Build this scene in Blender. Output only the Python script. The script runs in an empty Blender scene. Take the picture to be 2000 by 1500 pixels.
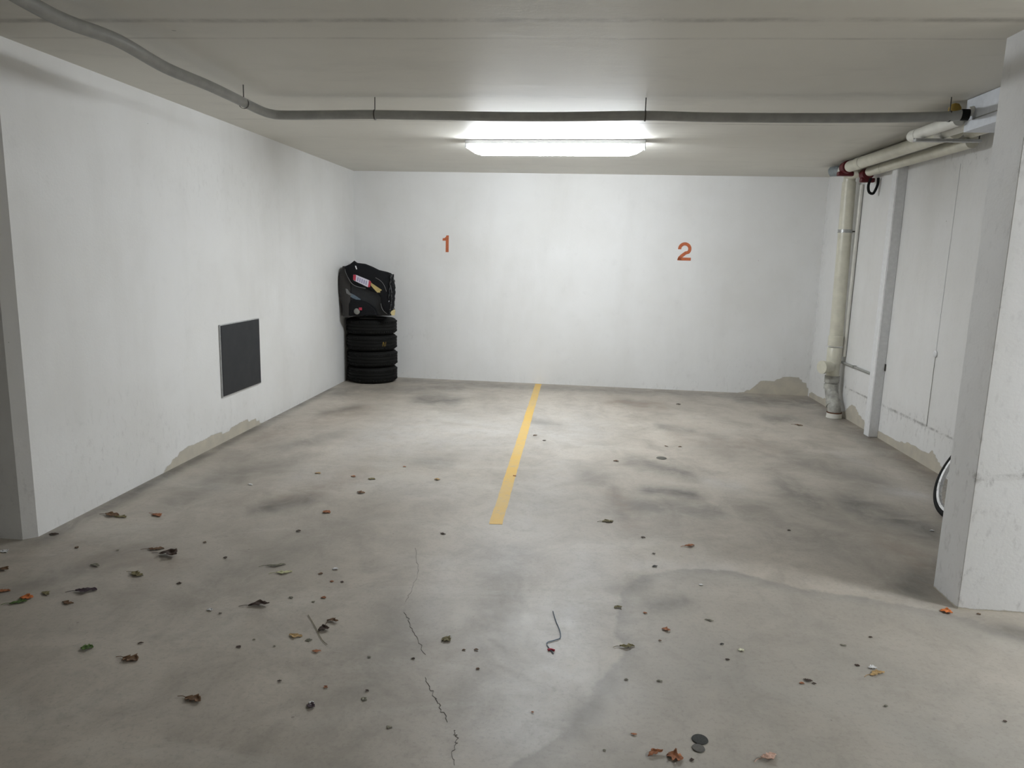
import bpy, bmesh, math, random
import numpy as np
from mathutils import Vector, Matrix
PI = math.pi
rnd = random.Random(7)
scn = bpy.context.scene
C = scn.collection

# ------------------------------------------------------------------ camera, world, exposure
CAM_H = 1.4944
F_PX, YAW, PITCH, ROLL = 1421.5, -0.0853, 0.1726, 0.0265
cy_, sy_ = math.cos(YAW), math.sin(YAW)
cp_, sp_ = math.cos(PITCH), math.sin(PITCH)
FW = Vector((sy_*cp_, cy_*cp_, -sp_))
R0 = Vector((cy_, -sy_, 0)); U0 = R0.cross(FW)
RT = R0*math.cos(ROLL) + U0*math.sin(ROLL)
UP = U0*math.cos(ROLL) - R0*math.sin(ROLL)
EYE = Vector((0, 0, CAM_H))
cd = bpy.data.cameras.new('camera'); cam = bpy.data.objects.new('camera', cd); C.objects.link(cam)
cd.sensor_width = 36; cd.lens = 36*F_PX/2000; cd.clip_start = .05
cam.matrix_world = Matrix(((RT.x, UP.x, -FW.x, 0), (RT.y, UP.y, -FW.y, 0), (RT.z, UP.z, -FW.z, CAM_H), (0, 0, 0, 1)))
scn.camera = cam
scn.view_settings.view_transform = 'Standard'; scn.view_settings.look = 'None'
scn.view_settings.gamma = 1; scn.view_settings.use_curve_mapping = False
scn.view_settings.exposure = 0.45
LAMP_BAY, LAMP_AISLE, LAMP_REAR_FILL = 73.0, 140.0, 5.0
w = bpy.data.worlds.new('world'); scn.world = w; w.use_nodes = True
w.node_tree.nodes['Background'].inputs[0].default_value = (.6, .7, .8, 1)
w.node_tree.nodes['Background'].inputs[1].default_value = .02

def at(px, py, ax, v):          # a point seen in the photo, on the plane axis = v
    d = FW + RT*((px-1000)/F_PX) + UP*((750-py)/F_PX)
    return EYE + d*((v-EYE[ax])/d[ax])
def fl(px, py): return at(px, py, 2, 0.0)

H = 2.45
XL, XLN, YB, YBR, XR = -2.691, -2.733, 8.708, 8.555, 2.708
NL = 3.31
PX, PN, PF = 1.747, 3.196, 3.419

# ------------------------------------------------------------------ node helpers / materials
class NT:
    def __init__(s, name):
        s.m = bpy.data.materials.new(name); s.m.use_nodes = True
        s.t = s.m.node_tree; s.b = s.t.nodes['Principled BSDF']
        s.geo = s.n('ShaderNodeNewGeometry')
        s.pos = s.geo.outputs['Position']
    def n(s, t, **k):
        x = s.t.nodes.new(t)
        for a, b in k.items(): setattr(x, a, b)
        return x
    def put(s, sock, v):
        if isinstance(v, (int, float)): sock.default_value = v
        elif isinstance(v, (tuple, list)): sock.default_value = tuple(v) + ((1,) if len(v) == 3 and sock.type == 'RGBA' else ())
        else: s.t.links.new(v, sock)
    def math(s, op, a, b=0.0, clamp=False):
        x = s.n('ShaderNodeMath', operation=op, use_clamp=clamp); s.put(x.inputs[0], a); s.put(x.inputs[1], b); return x.outputs[0]
    def noise(s, scale, detail=4, rough=.55, vec=None, stretch=None, dist=0, off=(0, 0, 0)):
        x = s.n('ShaderNodeTexNoise'); x.inputs['Scale'].default_value = scale
        x.inputs['Detail'].default_value = detail; x.inputs['Roughness'].default_value = rough; x.inputs['Distortion'].default_value = dist
        mp = s.n('ShaderNodeMapping'); mp.inputs['Location'].default_value = off
        if stretch: mp.inputs['Scale'].default_value = stretch
        s.put(mp.inputs['Vector'], vec or s.pos); s.put(x.inputs['Vector'], mp.outputs[0]); return x.outputs['Fac']
    def ramp(s, v, a, b, lo=0.0, hi=1.0):
        x = s.n('ShaderNodeMapRange', clamp=True); s.put(x.inputs[0], v)
        for i, q in enumerate((a, b, lo, hi)): x.inputs[i+1].default_value = q
        return x.outputs[0]
    def mix(s, f, a, b, mode='MIX'):
        x = s.n('ShaderNodeMix', data_type='RGBA', blend_type=mode); s.put(x.inputs[0], f); s.put(x.inputs[6], a); s.put(x.inputs[7], b); return x.outputs[2]
    def attr(s, name):
        x = s.n('ShaderNodeAttribute', attribute_name=name); return x.outputs['Fac']
    def vor(s, scale, feature='F1', off=(0, 0, 0), stretch=None):
        x = s.n('ShaderNodeTexVoronoi', feature=feature); x.inputs['Scale'].default_value = scale
        mp = s.n('ShaderNodeMapping'); mp.inputs['Location'].default_value = off
        if stretch: mp.inputs['Scale'].default_value = stretch
        s.put(mp.inputs['Vector'], s.pos); s.put(x.inputs['Vector'], mp.outputs[0]); return x.outputs['Distance']
    def bump(s, h, strength=.3, dist=.01):
        x = s.n('ShaderNodeBump'); x.inputs['Strength'].default_value = strength; x.inputs['Distance'].default_value = dist
        s.put(x.inputs['Height'], h); s.put(s.b.inputs['Normal'], x.outputs[0])
    def done(s, col, rough=.6, spec=None, metal=None):
        s.put(s.b.inputs['Base Color'], col); s.put(s.b.inputs['Roughness'], rough)
        if spec is not None: s.put(s.b.inputs['Specular IOR Level'], spec)
        if metal is not None: s.put(s.b.inputs['Metallic'], metal)
        return s.m

def simple(name, col, rough=.5, metal=0.0, var=.12, scale=30, spec=.5, coat=0):
    n = NT(name); f = n.noise(scale, 3)
    c = n.mix(n.ramp(f, .35, .7), tuple(x*(1-var) for x in col), tuple(min(1, x*(1+var)) for x in col))
    n.bump(f, .08, .003)
    if coat: n.b.inputs['Coat Weight'].default_value = coat
    return n.done(c, n.ramp(f, .3, .7, max(0, rough-.06), min(1, rough+.06)), spec, metal)

def glow(name, col, strength):
    m = bpy.data.materials.new(name); m.use_nodes = True; t = m.node_tree; b = t.nodes['Principled BSDF']
    b.inputs['Base Color'].default_value = (.9, .9, .9, 1)
    b.inputs['Emission Color'].default_value = (*col, 1); b.inputs['Emission Strength'].default_value = strength
    return m

def wall_material(name, base=(.80, .80, .79), base2=(.74, .735, .715), speck=.5):
    n = NT(name)
    big = n.noise(.9, 4, .6); col = n.mix(n.ramp(big, .38, .68), base, base2)
    vert = n.noise(2.2, 5, .6, stretch=(1, 1, .22))
    col = n.mix(n.ramp(vert, .50, .80, 0, .30), col, (.60, .59, .56))
    mid = n.noise(9, 5, .6, off=(3, 1, 2)); col = n.mix(n.ramp(mid, .60, .80, 0, .12), col, (.50, .50, .48))
    dirt_shade = n.attr('dirt_shade')
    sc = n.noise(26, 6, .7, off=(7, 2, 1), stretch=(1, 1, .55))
    grime = n.math('MULTIPLY', n.ramp(sc, .54, .70, 0, .85), dirt_shade, True)
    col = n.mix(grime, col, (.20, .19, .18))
    wash = n.math('MULTIPLY', n.ramp(n.noise(6, 5, .65, off=(1, 9, 4)), .35, .75), dirt_shade, True)
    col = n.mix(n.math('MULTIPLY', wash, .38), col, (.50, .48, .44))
    deep = n.math('MULTIPLY', n.ramp(dirt_shade, .72, .95), n.ramp(n.noise(9, 7, .8, off=(2, 2, 7)), .44, .60))
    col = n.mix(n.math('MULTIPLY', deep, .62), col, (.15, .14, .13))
    # tiny dark chips and nail marks
    v = n.vor(7.5, off=(.3, .7, .1), stretch=(1, 1, .7)); chip = n.math('LESS_THAN', v, n.ramp(n.noise(2.4, 2, off=(5, 5, 5)), .44, .75, 0, .060*speck))
    col = n.mix(n.math('MULTIPLY', chip, .6), col, (.16, .14, .12))
    bare = n.math('ADD', n.attr('bare'), n.math('MULTIPLY', n.math('SUBTRACT', n.noise(13, 7, .7), .5), .55))
    bm_ = n.ramp(bare, -.02, .02)
    bc = n.mix(n.ramp(n.noise(7, 4), .3, .7), (.57, .525, .43), (.46, .43, .37))
    rim = n.math('MULTIPLY', n.ramp(bare, -.10, -.02), n.math('SUBTRACT', 1.0, bm_))
    col = n.mix(n.math('MULTIPLY', rim, .35), col, (.42, .40, .37))
    col = n.mix(bm_, col, bc)
    h = n.math('SUBTRACT', n.math('ADD', n.math('MULTIPLY', n.noise(70, 5, .6), .35), n.math('MULTIPLY', n.noise(8, 3), .5)), n.math('MULTIPLY', bm_, 1.2))
    n.bump(h, .35, .006)
    return n.done(col, n.ramp(mid, .3, .7, .62, .8), .25)

def floor_material():
    n = NT('concrete_floor')
    a = n.noise(.75, 6, .62, dist=.4); b = n.noise(3.1, 7, .68, off=(4, 1, 0), stretch=(1, .75, 1), dist=.6)
    col = n.mix(n.ramp(a, .36, .66), (.485, .438, .375), (.350, .315, .265))
    col = n.mix(n.ramp(b, .45, .72, 0, .62), col, (.26, .232, .198))
    ws = n.noise(1.7, 6, .7, off=(9, 2, 0), stretch=(.45, 1.2, 1), dist=.8)
    col = n.mix(n.ramp(ws, .52, .74, 0, .65), col, (.53, .505, .45))
    # older darker screed; its right edge line also paints the pillar's shadow edge
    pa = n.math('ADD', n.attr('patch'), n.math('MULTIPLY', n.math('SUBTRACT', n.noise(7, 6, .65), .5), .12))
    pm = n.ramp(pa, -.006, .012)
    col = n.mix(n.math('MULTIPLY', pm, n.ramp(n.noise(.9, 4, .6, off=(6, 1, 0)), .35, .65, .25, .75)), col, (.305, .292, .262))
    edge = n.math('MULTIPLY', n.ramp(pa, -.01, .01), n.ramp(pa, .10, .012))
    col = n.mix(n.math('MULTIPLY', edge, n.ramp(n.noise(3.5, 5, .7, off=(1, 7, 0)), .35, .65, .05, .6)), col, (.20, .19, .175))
    pale = n.math('MULTIPLY', n.attr('pale'), n.ramp(n.noise(5, 6, .7, off=(2, 2, 2)), .30, .62, .25, 1))
    col = n.mix(n.math('MULTIPLY', pale, n.math('SUBTRACT', 1.0, n.math('MULTIPLY', pm, .8))), col, (.52, .51, .495))
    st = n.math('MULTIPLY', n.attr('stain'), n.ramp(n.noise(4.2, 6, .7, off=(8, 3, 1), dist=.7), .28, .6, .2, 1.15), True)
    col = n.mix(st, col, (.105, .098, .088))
    wr = n.math('MULTIPLY', n.attr('warm'), n.ramp(n.noise(5, 5, .7, off=(3, 8, 1), dist=.5), .35, .62, .1, 1), True)
    col = n.mix(wr, col, (.25, .19, .14))
    gr = n.noise(60, 6, .75); col = n.mix(n.ramp(gr, .52, .74, 0, .45), col, (.17, .16, .14))
    g2 = n.noise(11, 7, .75, off=(5, 0, 3), dist=.4); col = n.mix(n.ramp(g2, .50, .72, 0, .4), col, (.235, .215, .185))
    v = n.vor(9, off=(.3, .2, 0)); sp = n.math('LESS_THAN', v, n.ramp(n.noise(3, 2, off=(1, 1, 5)), .45, .8, 0, .085))
    col = n.mix(n.math('MULTIPLY', sp, .5), col, (.13, .11, .09))
    n.bump(n.math('ADD', n.math('MULTIPLY', gr, .4), n.math('MULTIPLY', n.noise(14, 5), .6)), .16, .006)
    r = n.ramp(b, .3, .7, .40, .55)
    return n.done(col, r, .5)

def ceiling_material():
    n = NT('ceiling_concrete')
    a = n.noise(.8, 5, .6); col = n.mix(n.ramp(a, .35, .7), (.72, .70, .635), (.65, .63, .57))
    g = n.noise(5, 6, .65, stretch=(.35, 1, 1), dist=.3); col = n.mix(n.ramp(g, .55, .8, 0, .3), col, (.42, .41, .37))
    sx = n.n('ShaderNodeSeparateXYZ'); n.put(sx.inputs[0], n.pos)
    wob = n.math('MULTIPLY', n.math('SUBTRACT', n.noise(2.0, 5, .6, off=(0, 3, 0)), .5), .03)
    for y, hw, k in ((3.18, .020, .6), (3.43, .010, .3), (5.45, .009, .6), (4.63, .008, .1), (6.9, .006, .12), (2.3, .010, .25), (7.4, .008, .12)):  # board joints, plus a faint painted shadow line along the conduit
        d = n.math('ABSOLUTE', n.math('SUBTRACT', n.math('ADD', sx.outputs[1], wob), y))
        mk = n.math('MULTIPLY', n.ramp(d, hw*2, hw*.5), n.ramp(n.noise(2.6, 5, .75, off=(y, 0, 0)), .38, .66, .1, 1))
        col = n.mix(n.math('MULTIPLY', mk, k), col, (.14, .13, .11))
    v = n.vor(2.2, off=(.1, .6, 0), stretch=(1, 1.5, 1)); sp = n.math('LESS_THAN', v, n.ramp(n.noise(2, 2), .45, .75, 0, .035))
    col = n.mix(n.math('MULTIPLY', sp, .5), col, (.16, .15, .12))
    col = n.mix(n.math('MULTIPLY', n.attr('dirt_shade'), .8), col, (.12, .11, .09))
    n.bump(n.math('ADD', n.math('MULTIPLY', n.noise(60, 5), .3), g), .2, .006)
    return n.done(col, .55, .35)

M_WALL = wall_material('white_painted_plaster'); M_RIGHT = wall_material('flaking_white_paint', (.79, .79, .785), (.73, .725, .71), 1.0)
M_PILLAR = wall_material('scuffed_white_paint', (.80, .80, .80), (.74, .74, .735), 1.5)
M_FLOOR = floor_material(); M_CEIL = ceiling_material()
M_CREAM = simple('cream_plastic_pipe', (.62, .60, .50), .35, var=.07, scale=12)
M_WPIPE = simple('white_plastic_pipe', (.70, .69, .63), .38, var=.06, scale=12)
M_GREY = simple('grey_conduit', (.33, .33, .31), .5, var=.1, scale=15)
M_DUCT = simple('pale_box_paint', (.66, .69, .74), .5, var=.05)
M_STEEL = simple('galvanised_steel', (.42, .42, .41), .42, .8)
M_DSTEEL = simple('dull_dark_steel', (.09, .085, .08), .55, .6)
M_RED = simple('dark_red_collar', (.11, .010, .014), .5)
M_BLACK = simple('black_rubber', (.006, .006, .0055), .7, var=.25, spec=.2)
M_CLOTH = simple('black_fabric', (.008, .0085, .010), .8, var=.3, scale=90, spec=.2)
M_SHELL = simple('black_plastic_shell', (.012, .013, .015), .42, var=.2, spec=.4)
M_GLOSS = simple('crumpled_black_foil', (.016, .018, .020), .18, var=.3)
M_PANEL = simple('anthracite_panel_paint', (.022, .024, .028), .50, var=.12, scale=8, spec=.35)
M_RIM = simple('panel_frame_metal', (.50, .50, .50), .4, .3)
M_WHITE = simple('white_enamel', (.80, .81, .82), .35, var=.03)
M_ORANGE = simple('orange_red_wall_paint', (.50, .145, .065), .7, var=.12, scale=40, spec=.2)
M_CRACK = simple('crack_shadow_grit', (.15, .142, .13), .9)
M_TAN = simple('cream_tag_card', (.42, .33, .13), .7)
M_FOAM = simple('pale_yellow_foam', (.62, .52, .27), .8)
M_LABEL = simple('white_label', (.62, .60, .68), .5, var=.05)
M_LRED = simple('red_label_edge', (.42, .03, .06), .6)
M_BLUEG = simple('blue_grey_belt', (.10, .14, .18), .5)
M_PIPING = simple('grey_piping', (.16, .16, .16), .5)
M_SILVER = simple('silver_alloy', (.55, .55, .55), .3, .9)
M_MUST = simple('mustard_foam', (.33, .22, .04), .8)
M_TRIM = simple('white_post_paint', (.76, .765, .77), .45, var=.05)
M_DARKW = simple('grey_dirty_plastic', (.36, .355, .32), .5, var=.3, scale=18)
M_BLUEW = simple('dark_blue_wire', (.04, .085, .14), .5)

def yellow_paint():
    n = NT('worn_yellow_road_paint'); f = n.noise(16, 7, .75); g = n.noise(2.5, 4, off=(3, 3, 0))
    c = n.mix(n.ramp(g, .35, .7), (.68, .44, .11), (.62, .45, .19))
    c = n.mix(n.ramp(f, .52, .72, 0, .75), c, (.42, .37, .27)); n.bump(f, .2, .003)
    return n.done(c, .55, .4)
M_YELLOW = yellow_paint()

# ------------------------------------------------------------------ mesh helpers
def obj(name, bm, mat, parent=None, smooth=None, loc=None, bev=0, seg=2, recalc=True):
    if recalc: bmesh.ops.recalc_face_normals(bm, faces=bm.faces[:])
    me = bpy.data.meshes.new(name); bm.to_mesh(me); bm.free()
    mats = mat if isinstance(mat, (list, tuple)) else [mat]
    for m in mats: me.materials.append(m)
    o = bpy.data.objects.new(name, me); C.objects.link(o)
    if parent: o.parent = parent
    if loc: o.location = loc
    if smooth is not None:
        for p in me.polygons: p.use_smooth = True
        if smooth:
            me.set_sharp_from_angle(angle=math.radians(smooth))
    if bev:
        b = o.modifiers.new('bevel', 'BEVEL'); b.width = bev; b.segments = seg; b.limit_method = 'ANGLE'
    return o
def tag(o, label=None, cat=None, group=None, kind=None):
    if label: o['label'] = label
    if cat: o['category'] = cat
    if group: o['group'] = group
    if kind: o['kind'] = kind
    return o
def thing(name, label, cat, loc=(0, 0, 0), rotz=0, group=None):
    o = bpy.data.objects.new(name, None); C.objects.link(o); o.location = loc; o.rotation_euler = (0, 0, rotz); o.empty_display_size = .1
    return tag(o, label, cat, group)
def sub(o, v): return Vector(v) - o.location
def box(bm, lo, hi):
    v = [bm.verts.new((x, y, z)) for x in (lo[0], hi[0]) for y in (lo[1], hi[1]) for z in (lo[2], hi[2])]
    for f in ((0, 1, 3, 2), (4, 6, 7, 5), (0, 4, 5, 1), (2, 3, 7, 6), (0, 2, 6, 4), (1, 5, 7, 3)): bm.faces.new([v[i] for i in f])
    return bm
def bx(lo, hi): return box(bmesh.new(), lo, hi)
def prism(bm, pts, z0, z1):
    a = [bm.verts.new((p[0], p[1], z0)) for p in pts]; b = [bm.verts.new((p[0], p[1], z1)) for p in pts]
    bm.faces.new(a[::-1]); bm.faces.new(b)
    for i in range(len(pts)): j = (i+1) % len(pts); bm.faces.new((a[i], a[j], b[j], b[i]))
    return bm
def catmull(pts, n=8):
    pts = [Vector(p) for p in pts]; out = []
    for i in range(len(pts)-1):
        p0 = pts[max(i-1, 0)]; p1 = pts[i]; p2 = pts[i+1]; p3 = pts[min(i+2, len(pts)-1)]
        for k in range(n):
            t = k/n; out.append(.5*((2*p1)+(p2-p0)*t+(2*p0-5*p1+4*p2-p3)*t*t+(3*p1-p0-3*p2+p3)*t**3))
    return out+[pts[-1]]
def tube(bm, pts, r, seg=16, cap=True, closed=False):
    pts = [Vector(p) for p in pts]; rs = r if isinstance(r, (list, tuple)) else [r]*len(pts); rings = []
    n = len(pts); up = None
    for i, p in enumerate(pts):
        if closed: t = (pts[(i+1) % n]-pts[i-1]).normalized()
        else: t = (pts[min(i+1, n-1)]-pts[max(i-1, 0)]).normalized()
        if up is None:
            up = Vector((0, 0, 1)) if abs(t.z) < .9 else Vector((1, 0, 0))
        a = t.cross(up).normalized(); up = a.cross(t).normalized()
        rings.append([bm.verts.new(p+(a*math.cos(2*PI*k/seg)+up*math.sin(2*PI*k/seg))*rs[i]) for k in range(seg)])
    m = n if closed else n-1
    for i in range(m):
        A = rings[i]; B = rings[(i+1) % n]
        for k in range(seg): bm.faces.new((A[k], A[(k+1) % seg], B[(k+1) % seg], B[k]))
    if cap and not closed: bm.faces.new(rings[0][::-1]); bm.faces.new(rings[-1])
    return bm
def tb(pts, r, seg=16, **k): return tube(bmesh.new(), pts, r, seg, **k)
def lathe(bm, prof, c=(0, 0, 0), axis=(0, 0, 1), seg=48, closed=False):
    ax = Vector(axis).normalized(); a = ax.orthogonal().normalized(); b = ax.cross(a); c = Vector(c)
    rings = [[bm.verts.new(c+ax*z+(a*math.cos(2*PI*k/seg)+b*math.sin(2*PI*k/seg))*max(r, 1e-4)) for k in range(seg)] for r, z in prof]
    n = len(rings)
    for i in range(n if closed else n-1):
        A = rings[i]; B = rings[(i+1) % n]
        for k in range(seg): bm.faces.new((A[k], A[(k+1) % seg], B[(k+1) % seg], B[k]))
    if not closed: bm.faces.new(rings[0][::-1]); bm.faces.new(rings[-1])
    return bm
def segd(P, a, b):
    a = np.array(a, float); b = np.array(b, float); d = b-a; L = max((d*d).sum(), 1e-9)
    t = np.clip(((P-a)@d)/L, 0, 1); return np.sqrt(((P-(a+t[:, None]*d))**2).sum(1)), t
def sdf(P, poly):                       # signed distance, positive inside
    d = np.full(len(P), 1e9); ins = np.zeros(len(P), bool); n = len(poly)
    for i in range(n):
        a = poly[i]; b = poly[(i+1) % n]; d = np.minimum(d, segd(P, a, b)[0])
        if a[1] != b[1]:
            c = ((a[1] > P[:, 1]) != (b[1] > P[:, 1])) & (P[:, 0] < (b[0]-a[0])*(P[:, 1]-a[1])/(b[1]-a[1])+a[0]); ins ^= c
    return np.where(ins, d, -d)
def grid(name, f, us, vs, mat, attrs, parent=None, flip=False):     # f maps (u, v) arrays to points
    U, V = np.meshgrid(us, vs); P = f(U.ravel(), V.ravel()); nu, nv = len(us), len(vs)
    idx = np.arange(nu*nv).reshape(nv, nu)
    q = np.stack([idx[:-1, :-1], idx[:-1, 1:], idx[1:, 1:], idx[1:, :-1]], -1).reshape(-1, 4)
    if flip: q = q[:, ::-1]
    me = bpy.data.meshes.new(name); me.from_pydata(P.tolist(), [], q.tolist()); me.materials.append(mat)
    for k, v in attrs(np.stack([U.ravel(), V.ravel()], 1), P).items():
        a = me.attributes.new(k, 'FLOAT', 'POINT'); a.data.foreach_set('value', v.astype(np.float32))
    o = bpy.data.objects.new(name, me); C.objects.link(o)
    if parent: o.parent = parent
    s = o.modifiers.new('thickness', 'SOLIDIFY'); s.thickness = .12; s.offset = -1
    return o

# ------------------------------------------------------------------ the setting
def rng(a, b, d): return np.linspace(a, b, max(2, int(round((b-a)/d))+1))
STAIN = [  # pixel ends of each mark, half height in pixels at its middle, strength
 ((825, 778), (885, 784), 12, .55), ((640, 806), (695, 796), 9, .4), ((560, 872), (650, 852), 14, .3), ((520, 992), (600, 973), 17, .62),
 ((420, 935), (560, 905), 22, .3), ((350, 975), (470, 935), 22, .25), ((1235, 900), (1340, 926), 14, .5), ((1265, 958), (1350, 966), 12, .6), ((1200, 985), (1400, 995), 22, .4),
 ((1198, 955), (1216, 1010), 8, .4), ((1150, 930), (1172, 934), 20, .3), ((1290, 832), (1350, 842), 9, .4), ((1500, 820), (1545, 816), 8, .4), ((1220, 785), (1262, 790), 7, .4),
 ((1550, 955), (1600, 990), 34, .45), ((1680, 990), (1790, 1030), 34, .6), ((1780, 1150), (1845, 1105), 24, .55), ((1560, 900), (1700, 940), 30, .35),
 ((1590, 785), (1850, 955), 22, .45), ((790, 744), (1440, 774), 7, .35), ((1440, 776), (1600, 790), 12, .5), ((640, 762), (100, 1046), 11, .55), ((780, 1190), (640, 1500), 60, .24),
 ((1000, 1090), (930, 1400), 45, .24), ((1400, 860), (1500, 880), 24, .25), ((660, 765), (900, 755), 10, .35), ((1280, 1185), (1335, 1175), 12, .45), ((1190, 1330), (1120, 1420), 22, .25),
 ((1200, 1150), (1260, 1140), 14, .25), ((820, 900), (880, 905), 12, .25), ((30, 1150), (260, 1080), 30, .3), ((1900, 1215), (2000, 1240), 16, .5), ((1030, 820), (1090, 830), 8, .3),
 ((720, 1000), (440, 1130), 40, .2), ((1640, 830), (1700, 870), 14, .3), ((1480, 1000), (1620, 1070), 45, .3)]
PALE = [((760, 850), (1120, 835), 55, .6), ((1120, 1180), (1040, 1440), 55, .75), ((1150, 1080), (1120, 1180), 35, .5), ((1735, 958), (1800, 968), 10, .7), ((1380, 940), (1440, 948), 9, .5),  # the long centre streak paints the bay lamp's reflection into the colour
 ((600, 930), (900, 960), 30, .3), ((1420, 1110), (1240, 1105), 12, .35), ((1100, 900), (1000, 1050), 50, .4), ((1800, 1195), (1990, 1270), 20, .4), ((870, 1100), (820, 1230), 30, .3), ((1690, 905), (1640, 890), 8, .4)]
WARM = [((520, 850), (700, 800), 18, .4), ((1190, 785), (1290, 792), 10, .5), ((1200, 960), (1230, 1020), 16, .45), ((1330, 850), (1500, 870), 20, .3), ((1640, 800), (1820, 920), 20, .4), ((1750, 1060), (1840, 1140), 30, .4), ((700, 930), (560, 970), 20, .4), ((100, 1060), (330, 1100), 30, .25)]
def marks(P, L):
    v = np.zeros(len(P))
    for a, b, hp, s in L:
        A = fl(*a); B = fl(*b); m = ((a[0]+b[0])/2, (a[1]+b[1])/2)
        wv = max(((fl(m[0], m[1]-hp)-fl(m[0], m[1]+hp)).length)/2, .02); wh = hp/F_PX*(fl(*m)-EYE).length
        D = np.array([A.x, A.y]); E = np.array([B.x, B.y]); sc = np.array([1.0, max(.25, min(1, 1.6*wh/wv))])
        d, _ = segd(P[:, :2]*sc, D*sc, E*sc); v = np.maximum(v, s*np.exp(-(d/(max(wh*1.4, .05)))**2))
    return v
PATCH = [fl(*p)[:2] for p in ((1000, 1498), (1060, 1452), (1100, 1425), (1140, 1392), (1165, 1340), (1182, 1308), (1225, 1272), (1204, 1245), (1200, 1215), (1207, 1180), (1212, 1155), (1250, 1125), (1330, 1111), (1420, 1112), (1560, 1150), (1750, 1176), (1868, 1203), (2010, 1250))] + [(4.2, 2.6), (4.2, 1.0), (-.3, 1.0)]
def floor_attrs(uv, P):
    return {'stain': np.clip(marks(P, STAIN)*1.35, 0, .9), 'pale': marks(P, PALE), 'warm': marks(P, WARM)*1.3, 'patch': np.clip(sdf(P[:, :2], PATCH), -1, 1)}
fx = np.concatenate([rng(-6.5, -3.4, .4)[:-1], rng(-3.4, 3.2, .03)[:-1], rng(3.2, 8, .4)])
fy = np.concatenate([rng(-5, 1.4, .5)[:-1], rng(1.4, 8.9, .03)])
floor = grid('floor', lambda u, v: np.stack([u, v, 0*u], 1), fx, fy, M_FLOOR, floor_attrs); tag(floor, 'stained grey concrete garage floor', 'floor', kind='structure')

def ceil_attrs(uv, P):
    d = np.zeros(len(P))
    for a, b, wd, s in (((2.45, 7.6), (2.3, 5.2), .10, .8), ((2.25, 5.6), (2.15, 4.8), .12, .5), ((2.3, 4.9), (2.25, 3.6), .08, .55)):  # dark bands along the pipes; the last paints the shadow beside the box
        q, _ = segd(P[:, :2], a, b); d = np.maximum(d, s*np.exp(-(q/wd)**2))
    return {'dirt_shade': d}
ceiling = grid('ceiling', lambda u, v: np.stack([u, v, 0*u+H], 1), rng(-6.5, 8, .08), rng(-5, 8.9, .08), M_CEIL, ceil_attrs, flip=True)
tag(ceiling, 'low off-white concrete ceiling with board marks', 'ceiling', kind='structure')

def wgrid(name, A, B, attrs, mat, label, res=.03, z1=H):
    A = np.array(A, float); B = np.array(B, float); L = float(np.linalg.norm(B-A))
    f = lambda u, v: np.stack([A[0]+(B[0]-A[0])*u/L, A[1]+(B[1]-A[1])*u/L, v], 1)
    return tag(grid(name, f, rng(0, L, res), rng(0, z1, res), mat, attrs), label, 'wall', kind='structure')
def pxpoly(pts, ax, v, i): return [(at(*p, ax, v)[i], at(*p, ax, v)[2]) for p in pts]
BPATCH = [(x, z) for x, z in pxpoly([(1425, 772), (1470, 757), (1485, 740), (1512, 742), (1530, 735), (1560, 736), (1575, 748), (1580, 765), (1590, 782)], 1, 8.58, 0)]+[(1.8, -.1)]
def back_attrs(uv, P):
    Q = np.stack([P[:, 0], P[:, 2]], 1)
    b = np.clip(sdf(Q, BPATCH)*6, -1, 1)
    x, z = Q.T
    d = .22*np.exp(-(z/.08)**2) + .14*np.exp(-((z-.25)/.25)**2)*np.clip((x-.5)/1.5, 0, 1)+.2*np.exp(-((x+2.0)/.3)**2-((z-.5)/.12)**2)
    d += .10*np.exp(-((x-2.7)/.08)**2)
    return {'bare': b-.35*(b < 0), 'dirt_shade': np.clip(d, 0, 1)}
wgrid('wall_back', (XL, YB), (XR, YBR), back_attrs, M_WALL, 'white painted back wall behind the two parking bays')
LPATCH = pxpoly([(322, 930), (330, 912), (350, 890), (372, 868), (398, 860), (420, 846), (445, 842), (455, 835), (480, 820), (500, 817), (518, 826), (530, 830)], 0, XL-.01, 1)+[(6.0, -.1), (4.3, -.1)]
def left_attrs(uv, P):
    Q = np.stack([P[:, 1], P[:, 2]], 1); y, z = Q.T
    b = np.clip(sdf(Q, LPATCH)*6, -1, 1)
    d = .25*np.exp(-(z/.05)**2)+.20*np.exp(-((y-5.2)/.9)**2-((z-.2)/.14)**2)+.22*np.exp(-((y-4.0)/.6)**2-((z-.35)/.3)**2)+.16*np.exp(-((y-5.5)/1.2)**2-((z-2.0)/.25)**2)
    return {'bare': b-.35*(b < 0), 'dirt_shade': np.clip(d, 0, 1)}
wgrid('wall_left', (XLN, NL+.045), (XL, YB), left_attrs, M_WALL, 'white painted left wall with dark hatch')
def plain_attrs(uv, P):
    z = P[:, 2]; return {'bare': np.full(len(P), -1.0), 'dirt_shade': np.clip(.35*np.exp(-(z/.06)**2)+.3*np.exp(-((z-.25)/.2)**2), 0, 1)}
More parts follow.
